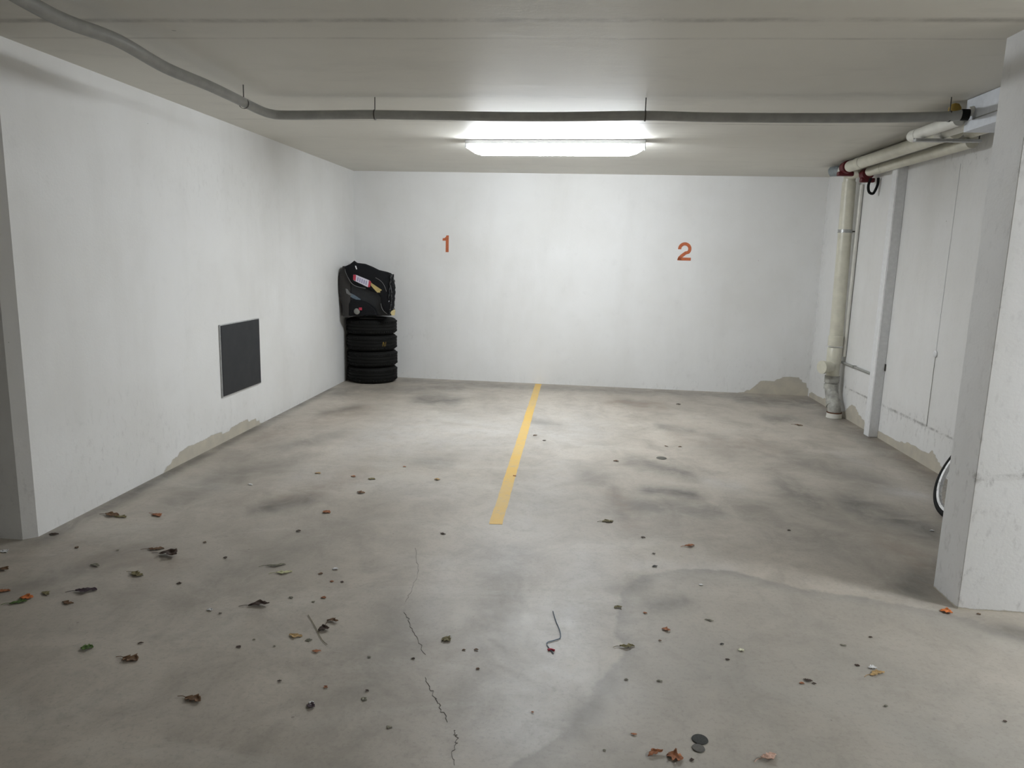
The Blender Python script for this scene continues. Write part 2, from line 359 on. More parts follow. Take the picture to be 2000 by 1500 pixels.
# rounded nose of the left wall, then its end face that looks towards the driving aisle
wgrid('wall_left_corner', (XLN-.048, NL-.003), (XLN, NL+.045), plain_attrs, M_WALL, 'rounded near corner of the left wall', .024)
wgrid('wall_front_left', (-6.5, NL), (XLN-.048, NL-.003), plain_attrs, M_WALL, 'shaded end face of the left wall towards the aisle', .05)
RP = pxpoly([(1580, 768), (1586, 764), (1596, 773), (1612, 778), (1635, 800), (1650, 803), (1657, 794), (1664, 789), (1671, 794), (1678, 808), (1690, 824), (1705, 836), (1718, 842), (1745, 855), (1758, 862), (1775, 864), (1790, 870), (1800, 880), (1814, 884), (1820, 876), (1828, 890), (1838, 908), (1850, 935), (1860, 960)], 0, XR, 1)+[(4.9, -.1), (8.5, -.1)]
RTOP = pxpoly([(1812, 276), (1900, 276), (1890, 287), (1872, 292), (1862, 299), (1845, 294), (1815, 288)], 0, XR, 1)
def right_attrs(uv, P):
    Q = np.stack([P[:, 1], P[:, 2]], 1); y, z = Q.T
    lip = np.clip((.33-z)*8, -1, 1)*.35-.40
    b = np.maximum(np.clip(sdf(Q, RP)*7, -1, 1), np.clip(sdf(Q, RTOP)*7, -1, 1))
    b = b-.28*(b < 0)
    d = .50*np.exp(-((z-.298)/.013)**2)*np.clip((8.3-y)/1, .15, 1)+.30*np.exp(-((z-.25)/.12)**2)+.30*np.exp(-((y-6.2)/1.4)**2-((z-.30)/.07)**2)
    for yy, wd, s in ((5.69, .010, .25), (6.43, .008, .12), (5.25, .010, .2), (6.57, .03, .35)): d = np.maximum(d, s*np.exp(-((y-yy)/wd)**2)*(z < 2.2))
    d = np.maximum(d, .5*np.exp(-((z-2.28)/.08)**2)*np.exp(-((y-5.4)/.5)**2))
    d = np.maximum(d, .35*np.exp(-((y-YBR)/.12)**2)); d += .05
    return {'bare': b, 'dirt_shade': np.clip(d, 0, 1)}
wgrid('wall_right', (XR, YBR), (XR, PF), right_attrs, M_RIGHT, 'white right wall with flaking paint along its foot', .02)
def pill_attrs(uv, P):
    x, y, z = P.T
    n1 = .4*np.exp(-(z/.04)**2)+.16*np.exp(-((z-.35)/.3)**2)+.8*np.exp(-((x-1.98)/.35)**2-((z-.62-.10*(x-1.9))/.03)**2)+.14+.35*np.exp(-(np.minimum(np.abs(x-PX)+np.abs(y-PN), 1)/.02)**2)
    e = np.minimum(np.abs(x-PX), 1)+np.minimum(np.abs(y-PN), 1)
    return {'bare': np.where(z < .012, .15, -.5)+.12*np.exp(-(e/.012)**2), 'dirt_shade': np.clip(n1, 0, 1)}
def grid2(u, v): return u
wgrid('wall_front_right', (PX+.0015, PN), (8, PN), pill_attrs, M_PILLAR, 'near face of the white pillar wall towards the aisle', .025)
wgrid('wall_front_right_end', (PX, PF), (PX, PN+.0015), pill_attrs, M_PILLAR, 'narrow end face of the white pillar wall beside bay two', .02)
wgrid('wall_front_right_back', (8, PF), (PX+.03, PF), plain_attrs, M_PILLAR, 'rear face of the white pillar wall', .2)
wgrid('wall_behind', (8, -5), (-6.5, -5), plain_attrs, M_WALL, 'wall closing the aisle behind the viewer', .5)
wgrid('wall_outer_left', (-6.5, -5), (-6.5, NL), plain_attrs, M_WALL, 'wall closing the aisle on the left', .5)
wgrid('wall_outer_right', (8, PN), (8, -5), plain_attrs, M_WALL, 'wall closing the aisle on the right', .5)

def ribbon(pts, wd, z, jag=0):
    bm = bmesh.new(); n = len(pts); A = []; B = []
    for i, p in enumerate(pts):
        p = Vector((p[0], p[1], 0)); t = Vector(pts[min(i+1, n-1)][:2])-Vector(pts[max(i-1, 0)][:2]); t = Vector((-t.y, t.x, 0)).normalized()
        k = wd*(.5+.5*rnd.random()) if jag else wd
        A.append(bm.verts.new(p+t*k/2+Vector((0, 0, z)))); B.append(bm.verts.new(p-t*k/2+Vector((0, 0, z))))
    for i in range(n-1): bm.faces.new((A[i], B[i], B[i+1], A[i+1]))
    r = bmesh.ops.extrude_face_region(bm, geom=bm.faces[:]); 
    for v in r['geom']:
        if isinstance(v, bmesh.types.BMVert): v.co.z -= z*.9
    return bm
def crack(pix, wd):
    P = [fl(*p) for p in pix]; out = []
    for i in range(len(P)-1):
        for k in range(7):
            t = k/7; q = P[i].lerp(P[i+1], t); out.append((q.x+rnd.uniform(-.006, .006), q.y+rnd.uniform(-.006, .006)))
    o = obj('floor_crack', ribbon(out, wd, .0012, 1), M_CRACK, floor); return o
crack([(812, 1070), (818, 1110), (806, 1150), (790, 1180)], .0012)
crack([(788, 1196), (800, 1215), (812, 1245), (835, 1285)], .0022)
crack([(833, 1322), (842, 1348), (855, 1370), (862, 1390), (880, 1413)], .0022)
crack([(886, 1426), (893, 1445), (884, 1470), (888, 1499)], .0015)

# ------------------------------------------------------------------ painted bay line and numbers
n_ = 60; a0, a1 = fl(1058, 750), fl(1045, 750); b0, b1 = fl(980, 1024), fl(956, 1024)
cA = (a0+a1)/2; cB = (b0+b1)/2
lp = [(cA.lerp(cB, i/n_).x+rnd.uniform(-.002, .002), cA.lerp(cB, i/n_).y) for i in range(n_+1)]
tag(obj('parking_line', ribbon(lp, .075, .0015), M_YELLOW), 'worn yellow painted stripe dividing the two parking bays', 'line')
def wallpoint(x, z, off=.0): # on the back wall face
    t = (x-XL)/(XR-XL); return Vector((x, YB+(YBR-YB)*t-off, z))
def flat_poly(loops, y0):
    bm = bmesh.new()
    for pts in loops:
        a = [bm.verts.new(wallpoint(x, z, .0005)) for x, z in pts]; b = [bm.verts.new(wallpoint(x, z, .003)) for x, z in pts]
        bm.faces.new(a[::-1]); bm.faces.new(b)
        for i in range(len(pts)): j = (i+1) % len(pts); bm.faces.new((a[i], a[j], b[j], b[i]))
    return bm
p1 = at(871, 476, 1, YB-.03); x, z = p1.x, p1.z; h = .195
tag(obj('bay_number', flat_poly([[(x-.002, z-h/2), (x+.034, z-h/2), (x+.034, z+h/2), (x+.006, z+h/2), (x-.002, z+h/2-.018)], [(x-.002, z+h/2-.018), (x-.012, z+h/2-.030), (x-.040, z+h/2-.036), (x-.040, z+h/2-.062), (x-.002, z+h/2-.062)]], 0), M_ORANGE),
    'orange-red painted numeral one on the back wall above the left bay', 'number')
p2 = at(1337, 491, 1, YB-.11); x, z = p2.x, p2.z; h, wd, sw = .205, .150, .036
cl = []
r = wd/2-sw/2; cz = z+h/2-sw/2-r
for k in range(19):
    a = math.radians(185-k*(185+38)/18); cl.append((x+r*math.cos(a), cz+r*math.sin(a)))
cl += [(x+.012, z-.018), (x-.030, z-.052), (x-.052, z-h/2+.028), (x-.056, z-h/2+.006)]
rib = []; lft = []; rgt = []
for i, p in enumerate(cl):
    t = Vector(cl[min(i+1, len(cl)-1)])-Vector(cl[max(i-1, 0)]); nn = Vector((-t.y, t.x)).normalized()*sw/2
    lft.append((p[0]+nn.x, p[1]+nn.y)); rgt.append((p[0]-nn.x, p[1]-nn.y))
loops = [[lft[i], lft[i+1], rgt[i+1], rgt[i]] for i in range(len(cl)-1)]
loops.append([(x-wd/2, z-h/2), (x+wd/2, z-h/2), (x+wd/2, z-h/2+sw*.92), (x-wd/2+.012, z-h/2+sw*.92), (x-wd/2, z-h/2+.016)])
tag(obj('bay_number', flat_poly(loops, 0), M_ORANGE), 'orange-red painted numeral two on the back wall above the right bay', 'number')

# ------------------------------------------------------------------ ceiling lamps
def lamp(name, c, L, emit, label, rotz=0):
    t = thing(name, label, 'lamp', (c[0], c[1], H), rotz)
    w2 = .075
    obj('lamp_body', bx((-L/2, -w2, -.035), (L/2, w2, -.001)), M_WHITE, t, bev=.004)
    bm = bmesh.new(); n = 14; prof = [(-w2+.004, -.036)]+[((w2-.004)*-math.cos(PI*k/n), -.045-.075*math.sin(PI*k/n)) for k in range(n+1)]+[(w2-.004, -.036)]
    def sec(b_, x, k): return [b_.verts.new((x, y*(.8+.2*k), -.036+(z+.036)*k)) for y, z in prof]
    S_ = [sec(bm, x, k) for x, k in ((-L/2+.012, .30), (-L/2+.03, .52), (-L/2+.07, .80), (-L/2+.13, 1), (L/2-.13, 1), (L/2-.07, .80), (L/2-.03, .52), (L/2-.012, .30))]
    for A, B in zip(S_, S_[1:]):
        for i in range(len(prof)-1): bm.faces.new((A[i], A[i+1], B[i+1], B[i]))
    bm.faces.new(S_[0]); bm.faces.new(S_[-1][::-1])
    obj('diffuser', bm, glow(name+'_light', (.91, .955, 1.0), emit), t, smooth=50)
    for s in (-1, 1):
        obj('end_cap', bx((min(s*(L/2-.010), s*(L/2+.002)), -.074, -.066), (max(s*(L/2-.010), s*(L/2+.002)), .074, -.002)), M_DUCT, t, bev=.006, seg=3)
    return t
lamp('ceiling_lamp', (-.235, 6.27), 1.48, LAMP_BAY, 'lit white fluorescent batten lamp on the ceiling above the bays', -.08)
lamp('ceiling_lamp', (4.3, 2.0), 1.48, LAMP_AISLE, 'fluorescent batten lamp on the aisle ceiling beyond the pillar wall')
lamp('ceiling_lamp', (-.5, -1.6), 1.48, LAMP_REAR_FILL, 'added fill batten lamp on the aisle ceiling behind the viewer')  # unseen lamp, added to fill the foreground with light

# ------------------------------------------------------------------ overhead grey conduit with hanger rods
t = thing('ceiling_conduit', 'grey plastic conduit hung under the ceiling, bending round the left corner', 'pipe', (0, 4.6, 2.35))
path = [(-1.98, -1.0, 2.36), (-1.98, .5, 2.36), (-1.97, 1.2, 2.355), (-1.975, 1.9, 2.345), (-1.965, 2.3, 2.352), (-1.985, 2.75, 2.335), (-1.972, 3.1, 2.350), (-1.99, 3.5, 2.337), (-1.985, 3.9, 2.345), (-2.0, 4.34, 2.350), (-1.985, 4.52, 2.342), (-1.955, 4.62, 2.338), (-1.88, 4.655, 2.337),
        (-1.6, 4.655, 2.341), (-1.3, 4.652, 2.345), (-.7, 4.64, 2.340), (-.2, 4.625, 2.338), (.36, 4.605, 2.346), (.75, 4.59, 2.338), (1.3, 4.565, 2.335), (1.8, 4.54, 2.338), (2.06, 4.525, 2.344), (2.12, 4.515, 2.352)]
obj('conduit_pipe', tb([sub(t, p) for p in catmull(path, 8)], .0275, 18), M_GREY, t, smooth=60)
for x, y in ((-2.0, 4.345), (-1.299, 4.655), (.361, 4.608), (2.06, 4.53)):
    zz = 2.345
    bm = tb([sub(t, (x, y, zz+.024)), sub(t, (x, y, 2.449))], .0032, 8)
    o = obj('hanger_rod', bm, M_DSTEEL, t, smooth=40)
    ax = (0, 1, 0) if x < -1.9 else (1, 0, 0)
    obj('hanger_ring', lathe(bmesh.new(), [(.029, -.004), (.031, -.004), (.031, .004), (.029, .004)], sub(t, (x, y, zz)), ax, 24, True), M_DSTEEL, t, smooth=40)
obj('end_coupling', tb([sub(t, (2.115, 4.516, 2.352)), sub(t, (2.155, 4.51, 2.350))], .031, 18), M_BLACK, t, smooth=60)

# ------------------------------------------------------------------ dark hatch on the left wall
P = [at(*p, 0, XL-.012) for p in ((432, 631), (507, 624), (509, 750), (436, 775))]
y0, y1 = 5.335, 6.015; z0, z1 = .36, .925
def xl(y): return XLN+(XL-XLN)*(y-NL)/(YB-NL)
t = thing('wall_hatch', 'anthracite grey rectangular hatch set low on the left wall', 'hatch', (xl(5.67), 5.67, z0)); t.rotation_euler.z = -math.atan((XL-XLN)/(YB-NL))
W = (y1-y0)/2; hh = z1-z0
bm = bx((.001, -W, 0), (.012, W, .012)); box(bm, (.001, -W, hh-.012), (.012, W, hh)); box(bm, (.001, -W, .012), (.012, -W+.012, hh-.012)); box(bm, (.001, W-.012, .012), (.012, W, hh-.012))
obj('hatch_frame', bm, M_RIM, t)
obj('hatch_panel', bx((.003, -W+.007, .007), (.016, W-.007, hh-.007)), M_PANEL, t, bev=.002)

# ------------------------------------------------------------------ tyres
TX, TY, TR, TH = -2.392, 8.400, .292, .188
def tyre_part():
    bm = bmesh.new(); h = TH/2-.0015
    prof = [(.175, -h+.03), (.185, -h+.006), (.21, -h), (.25, -h+.002), (.272, -h+.012), (.285, -h+.030), (TR, -h+.050)]
    g = []
    for zc in (-.036, 0, .036): g += [(TR, zc-.006), (TR-.007, zc-.005), (TR-.007, zc+.005), (TR, zc+.006)]
    prof = prof+g+[(r, -z) for r, z in prof[::-1]]+[(.165, h-.05), (.165, -h+.05)]
    lathe(bm, prof, seg=96, closed=True)
    # shoulder blocks of the tread
    for k in range(60):
        a = 2*PI*k/60
        for s in (-1, 1):
            m = Matrix.Rotation(a, 4, 'Z')
            vs = [m@Vector((rr, yy, zz)) for rr in (TR-.012, TR+.0015) for yy in (-.010, .010) for zz in (s*.046, s*(h-.030))]
            v = [bm.verts.new(x) for x in vs]
            for f in ((0, 1, 3, 2), (4, 6, 7, 5), (0, 4, 5, 1), (2, 3, 7, 6), (0, 2, 6, 4), (1, 5, 7, 3)): bm.faces.new([v[i] for i in f])
    return bm
def wheel_part():
    bm = bmesh.new(); h = TH/2-.02
    prof = [(.173, -h+.0), (.178, -h+.004), (.168, -h+.02), (.160, -h+.03), (.160, h-.03), (.168, h-.02), (.178, h-.004), (.173, h), (.155, h-.02), (.152, h-.04), (.152, -h+.04), (.155, -h+.02)]
    lathe(bm, prof, seg=64, closed=True)
    lathe(bm, [(.055, -.02), (.152, -.035), (.152, -.029), (.055, -.012)], seg=48, closed=True)
    lathe(bm, [(.0, -.022), (.056, -.022), (.056, -.008), (0, -.008)], seg=32, closed=False)
    return bm
pr = thing('car_tyre', 'black car tyre at the bottom of the corner stack, on the floor', 'tyre', (TX, TY, TH/2+.001), 0, 'car tyres stacked in the corner')
tm = obj('tyre_tread', tyre_part(), M_BLACK, pr, smooth=35); wm = obj('wheel_rim', wheel_part(), M_DSTEEL, pr, smooth=35)
for k, (dx, dy, lab) in enumerate(((.002, 0, 'second black car tyre up from the floor in the corner stack'), (-.004, .002, 'black car tyre with faint yellow marks, third from the floor in the corner stack'), (-.004, 0, 'topmost black car tyre of the corner stack, under the child seat'))):
    r = pr.copy(); C.objects.link(r); r.location = (TX+dx, TY+dy, TH/2+.001+(k+1)*TH); r['label'] = lab; r.rotation_euler.z = .7*k
    for ch in (tm, wm):
        c = ch.copy(); C.objects.link(c); c.parent = r
    if k == 1:
        bm = bmesh.new(); r.rotation_euler.z = 0
        for a, s in ((-50, 1), (-46, -1), (-43, 1)):
            aa = math.radians(a); rr = TR+.0022
            pts = [Vector((rr*math.cos(aa+s*.02*q), rr*math.sin(aa+s*.02*q), -.03+.05*q)) for q in (0, .5, 1)]
            tube(bm, pts, .0022, 6)
        obj('chalk_mark', bm, M_MUST, r)
TOPZ = 4*TH+.001

# ------------------------------------------------------------------ child car seat lying on the tyres
SY = 8.02
def S(cx, cy, y=SY): return at(640+cx/10.71, 490+cy/10.71, 1, y)
cs = thing('child_car_seat', 'black padded child car seat with white and red warning label, lying on the tyre stack', 'car seat', (TX, 8.3, TOPZ))
def solid(poly, ya, yb, grow=1.0, rings=1):
    """closed body whose outline is the seat's profile, from depth ya to depth yb"""
    bm = bmesh.new(); P = [S(*p) for p in poly]; c = sum(P, Vector())/len(P); L = []
    for yy, k in ya_yb(ya, yb):
        L.append([bm.verts.new(sub(cs, (c.x+(p.x-c.x)*k, yy, c.z+(p.z-c.z)*k))) for p in P])
    for A, B in zip(L, L[1:]):
        for i in range(len(P)): j = (i+1) % len(P); bm.faces.new((A[i], A[j], B[j], B[i]))
    bm.faces.new(L[0]); bm.faces.new(L[-1][::-1])
    return bm
def ya_yb(a, b):
    e = min(.04, (b-a)*.25)
    return [(a, .93), (a+e*.3, .97), (a+e, 1.0), (b-e, 1.0), (b-e*.3, .97), (b, .93)]
ZB = TOPZ
body = [(285, 520), (330, 400), (420, 330), (600, 330), (900, 400), (1250, 520), (1330, 700), (1345, 1000), (1310, 1375), (390, 1375), (375, 1130), (320, 1000), (285, 800)]
bm = solid(body, SY+.06, SY+.46)
bmesh.ops.triangulate(bm, faces=[f for f in bm.faces if len(f.verts) > 4]); bmesh.ops.subdivide_edges(bm, edges=bm.edges[:], cuts=2, use_grid_fill=True)
for v in bm.verts:
    q = v.co; s = math.sin(q.x*37+q.z*23)*.5+math.sin(q.z*51+q.x*11+q.y*30)*.5; v.co.y += s*.006; v.co.x += s*.003
    v.co.z = max(v.co.z, .003)
obj('seat_shell', bm, M_SHELL, cs, smooth=60)
wing = [(350, 330), (470, 275), (550, 212), (620, 262), (800, 285), (960, 350), (1100, 420), (1280, 462), (1370, 495), (1415, 780), (1392, 1190), (1330, 1360), (1255, 1335), (1170, 1240), (1122, 1110), (1110, 980), (1040, 890), (800, 800), (620, 760), (500, 680), (420, 560), (370, 430)]
def wingmesh(ya, yb):
    bm = bmesh.new(); P = [S(*p) for p in wing]; n = len(P); L = []
    spine = [S(*p) for p in ((430, 380), (560, 420), (800, 520), (1000, 600), (1180, 700), (1260, 900), (1270, 1150), (1290, 1280))]
    def inward(p, k):
        q = min(spine, key=lambda s: (s-p).length); return p.lerp(q, k)
    for yy, k in ((ya, .30), (ya+.006, .14), (ya+.022, 0), (yb-.02, 0), (yb-.005, .14), (yb, .3)):
        L.append([bm.verts.new(sub(cs, (inward(p, k).x, yy, inward(p, k).z))) for p in P])
    for A, B in zip(L, L[1:]):
        for i in range(n): j = (i+1) % n; bm.faces.new((A[i], A[j], B[j], B[i]))
    bm.faces.new(L[0]); bm.faces.new(L[-1][::-1])
    return bm
obj('side_wing', wingmesh(SY, SY+.085), M_CLOTH, cs, smooth=50)
obj('side_wing', wingmesh(SY+.40, SY+.485), M_CLOTH, cs, smooth=50)
def line(name, pts, r, mat, y=SY, n=8): return obj(name, tb([sub(cs, p) for p in catmull([S(*p, y) for p in pts], n)], r, 8), mat, cs, smooth=60)
line('piping', [(372, 380), (385, 450), (440, 570), (510, 680), (620, 745), (800, 785)], .0035, M_PIPING, SY+.012)
line('piping', [(1122, 1100), (1140, 1190), (1190, 1270), (1260, 1320), (1330, 1345)], .0035, M_PIPING, SY+.015)
line('piping', [(1300, 640), (1335, 850), (1330, 1100), (1300, 1240)], .003, M_PIPING, SY-.001)
line('piping', [(1000, 560), (1110, 630), (1180, 720), (1230, 850)], .0025, M_PIPING, SY-.001)
def slab(name, quad, y0, th, mat):
    bm = bmesh.new(); A = [bm.verts.new(sub(cs, S(*q, y0))) for q in quad]; B = [bm.verts.new(sub(cs, S(*q, y0-th))) for q in quad]; n = len(quad)
    bm.faces.new(A[::-1]); bm.faces.new(B)
    for i in range(n): j = (i+1) % n; bm.faces.new((A[i], A[j], B[j], B[i]))
    return obj(name, bm, mat, cs)
o = slab('warning_label', [(535, 495), (590, 500), (880, 620), (905, 650), (880, 755), (840, 760), (560, 625), (530, 600)], SY-.001, .003, M_LABEL); o['label'] = 'white warning label with red ends'
bm = bmesh.new()
def addq(bm, quad, y0, th):
    A = [bm.verts.new(sub(cs, S(*q, y0))) for q in quad]; B = [bm.verts.new(sub(cs, S(*q, y0-th))) for q in quad]; n = len(quad)
    bm.faces.new(A[::-1]); bm.faces.new(B)
    for i in range(n): j = (i+1) % n; bm.faces.new((A[i], A[j], B[j], B[i]))
addq(bm, [(535, 495), (592, 502), (582, 632), (528, 600)], SY-.004, .001)
obj('label_edge', bm, M_LRED, o); bm = bmesh.new()
addq(bm, [(862, 612), (908, 650), (882, 758), (838, 760)], SY-.004, .001)
obj('label_edge', bm, M_LRED, o)
bm = bmesh.new()
for k in range(5):
    x0 = 620+k*44; y0 = 548+k*19
    addq(bm, [(x0, y0), (x0+26, y0+11), (x0+14, y0+92), (x0-10, y0+80)], SY-.0042, .0006)
obj('label_print', bm, simple('lilac_label_print', (.30, .28, .42), .6), o)
slab('paper_tag', [(905, 665), (940, 690), (1135, 820), (1090, 845), (1100, 870), (1035, 872), (960, 790), (900, 720)], SY-.001, .004, M_TAN)['label'] = 'mustard card tag'
slab('foam_edge', [(1330, 1260), (1390, 1225), (1412, 1260), (1395, 1350), (1340, 1345), (1305, 1300)], SY+.02, .03, M_FOAM)['label'] = 'pale yellow foam corner'
slab('top_tag', [(572, 310), (592, 312), (615, 380), (598, 388), (580, 350)], SY+.002, .006, M_WHITE)['label'] = 'small white tag'
slab('harness_belt', [(385, 745), (420, 770), (470, 860), (600, 930), (720, 1010), (700, 1060), (560, 990), (440, 930), (390, 850)], SY+.060, .006, M_BLUEG)['label'] = 'blue grey harness belt'
slab('belt_pad', [(400, 790), (440, 800), (500, 890), (560, 935), (480, 925), (420, 890)], SY+.054, .006, M_PIPING)
bm = lathe(bmesh.new(), [(.0, -.03), (.026, -.03), (.034, -.022), (.036, 0), (.036, .03)], sub(cs, S(630, 1265, SY+.035)), (0, 1, 0), 32)
o = obj('buckle_knob', bm, simple('grey_buckle', (.22, .22, .20), .5), cs, smooth=50)
obj('buckle_button', bx(sub(cs, S(660, 1240, SY+.015))+Vector((0, -.014, 0)), sub(cs, S(725, 1185, SY+.015))+Vector((0, -.001, 0))), M_LRED, o, bev=.002)
# crumpled glossy cover bunched at the right edge
bm = bmesh.new(); nn, mm = 16, 34; G = []
for j in range(mm):
    tj = j/(mm-1); cyy = 490+tj*840; row = []
    for i in range(nn):
        ti = i/(nn-1); cxx = 1290+ti*(115+20*math.sin(tj*PI)); p = S(cxx, cyy, SY+.02)
        d = .014*math.sin(ti*11+tj*9)+.010*math.sin(tj*43+ti*7)+.008*math.sin(tj*71-ti*23)
        row.append(bm.verts.new(sub(cs, (p.x+.4*d, SY+.0+.05*ti**3+d-.004, p.z))))
    G.append(row)
for j in range(mm-1):
    for i in range(nn-1): bm.faces.new((G[j][i], G[j][i+1], G[j+1][i+1], G[j+1][i]))
o = obj('crumpled_cover', bm, M_GLOSS, cs, smooth=60); s = o.modifiers.new('s', 'SOLIDIFY'); s.thickness = .003
# dark grey-brown bulge on the seat's left, against the left wall
bm = bmesh.new(); prof = [S(*p, SY+.12) for p in ((290, 470), (262, 560), (262, 700), (285, 900), (330, 1040), (370, 1130), (380, 1372), (500, 1372), (500, 400), (380, 320))]
L = []
for yy, k in ((SY+.05, .8), (SY+.07, .95), (SY+.12, 1.0), (SY+.34, 1.0), (SY+.40, .9)):
    L.append([bm.verts.new(sub(cs, (max(p.x+(1-k)*.12, XL+.012), yy, max(p.z, TOPZ+.003)))) for p in prof])
for A, B in zip(L, L[1:]):
    for i in range(len(prof)): j = (i+1) % len(prof); bm.faces.new((A[i], A[j], B[j], B[i]))
bm.faces.new(L[0]); bm.faces.new(L[-1][::-1])
obj('seat_side_bulge', bm, simple('dark_grey_brown', (.035, .032, .030), .8), cs, smooth=60)
bm = bmesh.new(); prof = [(430, 1100), (520, 1010), (700, 1030), (880, 1110), (1010, 1230), (1060, 1368), (430, 1368)]; L = []
for yy, k in ((SY+.03, .86), (SY+.045, .95), (SY+.07, 1), (SY+.12, 1)):
    c0 = S(740, 1260); L.append([bm.verts.new(sub(cs, (c0.x+(S(*p).x-c0.x)*k, yy, c0.z+(S(*p).z-c0.z)*k))) for p in prof])
for A_, B_ in zip(L, L[1:]):
    for i in range(len(prof)): j = (i+1) % len(prof); bm.faces.new((A_[i], A_[j], B_[j], B_[i]))
bm.faces.new(L[0]); bm.faces.new(L[-1][::-1])
obj('seat_pad', bm, M_CLOTH, cs, bev=.012, seg=3, smooth=60)
# the seat is turned a little, its side facing the bays
def allkids(o):
    for c in bpy.data.objects:
        if c.parent == o: yield c; yield from allkids(c)
for c in list(allkids(cs)):
    for v in c.data.vertices:
        X_ = v.co.x+cs.location.x; Y_ = v.co.y+cs.location.y
        v.co.x = max(X_-.30*(Y_-SY), XL+.012)-cs.location.x
# ------------------------------------------------------------------ drain pipes in the right corner
DX = 2.60
t = thing('drain_downpipe', 'cream plastic downpipe with access tee and offset elbows in the right back corner', 'pipe', (DX, 7.52, 0))
def T(*p): return sub(t, p)
obj('pipe_shaft', tb([T(DX, 7.60, 2.30), T(DX, 7.525, .80)], .064, 28), M_CREAM, t, smooth=60)
obj('pipe_socket', lathe(bmesh.new(), [(.064, 0), (.070, .005), (.070, .16), (.066, .165)], T(DX, 7.525, .52), (0, 0, 1), 32), M_CREAM, t, smooth=40)
obj('pipe_socket', lathe(bmesh.new(), [(.066, 0), (.072, .004), (.072, .10), (.064, .106)], T(DX, 7.525, .70), (0, 0, 1), 32), M_CREAM, t, smooth=40)
tee = obj('access_tee', lathe(bmesh.new(), [(.064, 0), (.064, .22)], T(DX, 7.52, .36), (0, 0, 1), 32), M_CREAM, t, smooth=40)
obj('cleanout_neck', tb([T(DX-.03, 7.50, .49), T(DX-.115, 7.46, .49)], .058, 28), M_CREAM, tee, smooth=50)
obj('cleanout_cap', tb([T(DX-.108, 7.463, .49), T(DX-.135, 7.450, .49)], .066, 28), M_CREAM, tee, smooth=40)
obj('pipe_collar', tb([T(DX, 7.52, .33), T(DX, 7.52, .40)], .071, 28), M_DARKW, t, smooth=40)
obj('pipe_collar', tb([T(DX, 7.515, .265), T(DX, 7.52, .315)], .071, 28), M_DARKW, t, smooth=40)
obj('offset_elbow', tb(catmull([T(DX, 7.52, .36), T(DX, 7.51, .27), T(DX+.0, 7.44, .17), T(DX, 7.39, .12), T(DX, 7.365, .06), T(DX, 7.36, .003)], 6), .063, 28), M_DARKW, t, smooth=60)
obj('pipe_collar', tb([T(DX, 7.43, .155), T(DX, 7.395, .115)], .070, 28), M_DARKW, t, smooth=40)
obj('floor_collar', tb([T(DX, 7.36, .002), T(DX, 7.36, .05)], [.074, .070], 28), M_WPIPE, t, smooth=40)
obj('rust_ring', tb([T(DX, 7.36, .05), T(DX, 7.36, .060)], .0715, 28), simple('rusty_gasket', (.11, .045, .02), .8), t, smooth=40)
obj('top_bend', tb(catmull([T(2.60, 7.25, 2.375), T(2.60, 7.48, 2.378), T(2.60, 7.585, 2.36), T(2.60, 7.60, 2.29)], 6), .056, 24), M_CREAM, t, smooth=60)
for z in (1.83, .775):
    yy = 7.525+(7.60-7.525)*(z-.8)/1.5
    o = obj('pipe_clamp', lathe(bmesh.new(), [(.064, -.016), (.068, -.016), (.068, -.008), (.0655, -.007), (.0655, .007), (.068, .008), (.068, .016), (.064, .016)], T(DX, yy, z), (0, 0, 1), 32, True), M_STEEL, t, smooth=40)
    obj('clamp_bolt', tb([T(DX+.06, yy+.02, z), T(XR-.002, yy+.02, z)], .006, 8), M_DSTEEL, o)
tag(obj('riser_pipe', tb([(2.686, 7.50, 2.27), (2.686, 7.50, 1.4), (2.686, 7.50, .60)], .017, 16), M_WPIPE, smooth=60), 'thin cream riser pipe beside the thick downpipe on the right wall', 'pipe')
t2 = thing('wall_conduit', 'short thin grey conduit running along the right wall from the downpipe', 'pipe', (2.695, 7.2, .535))
obj('conduit_pipe', tb([sub(t2, (2.690, 7.60, .536)), sub(t2, (2.690, 6.665, .536))], .011, 12), M_GREY, t2, smooth=60)
obj('pipe_clip', bx(sub(t2, (2.675, 7.20, .522)), sub(t2, (XR-.001, 7.225, .552))), M_STEEL, t2, bev=.002)

# vertical white square duct on the right wall
t = thing('cable_duct', 'tall white square duct standing against the right wall', 'duct', (2.668, 6.61, 0))
obj('duct_post', bx(sub(t, (2.628, 6.555, .002)), sub(t, (XR-.001, 6.665, 2.325))), M_TRIM, t, bev=.003)
obj('duct_cover', bx(sub(t, (2.624, 6.562, .13)), sub(t, (2.629, 6.658, 2.32))), M_TRIM, t, bev=.001)
obj('duct_bracket', bx(sub(t, (2.698, 6.54, .60)), sub(t, (XR-.001, 6.556, .66))), M_DSTEEL, t, bev=.002)
# surface junction on the right wall crack line
t = thing('junction_box', 'tiny round junction box on a thin line down the right wall', 'junction box', (XR, 5.70, .86))
obj('box_lid', lathe(bmesh.new(), [(.026, 0), (.026, .008), (.020, .012)], (-.001, 0, 0), (-1, 0, 0), 24), M_TRIM, t, smooth=40)
obj('cable', tb([(-.003, 0, .02), (-.003, -.005, .55), (-.003, -.012, 1.38)], .0014, 6), M_TRIM, t)
obj('cable', tb([(-.003, 0, -.02), (-.003, 0, -.56)], .0018, 6), M_DARKW, t)

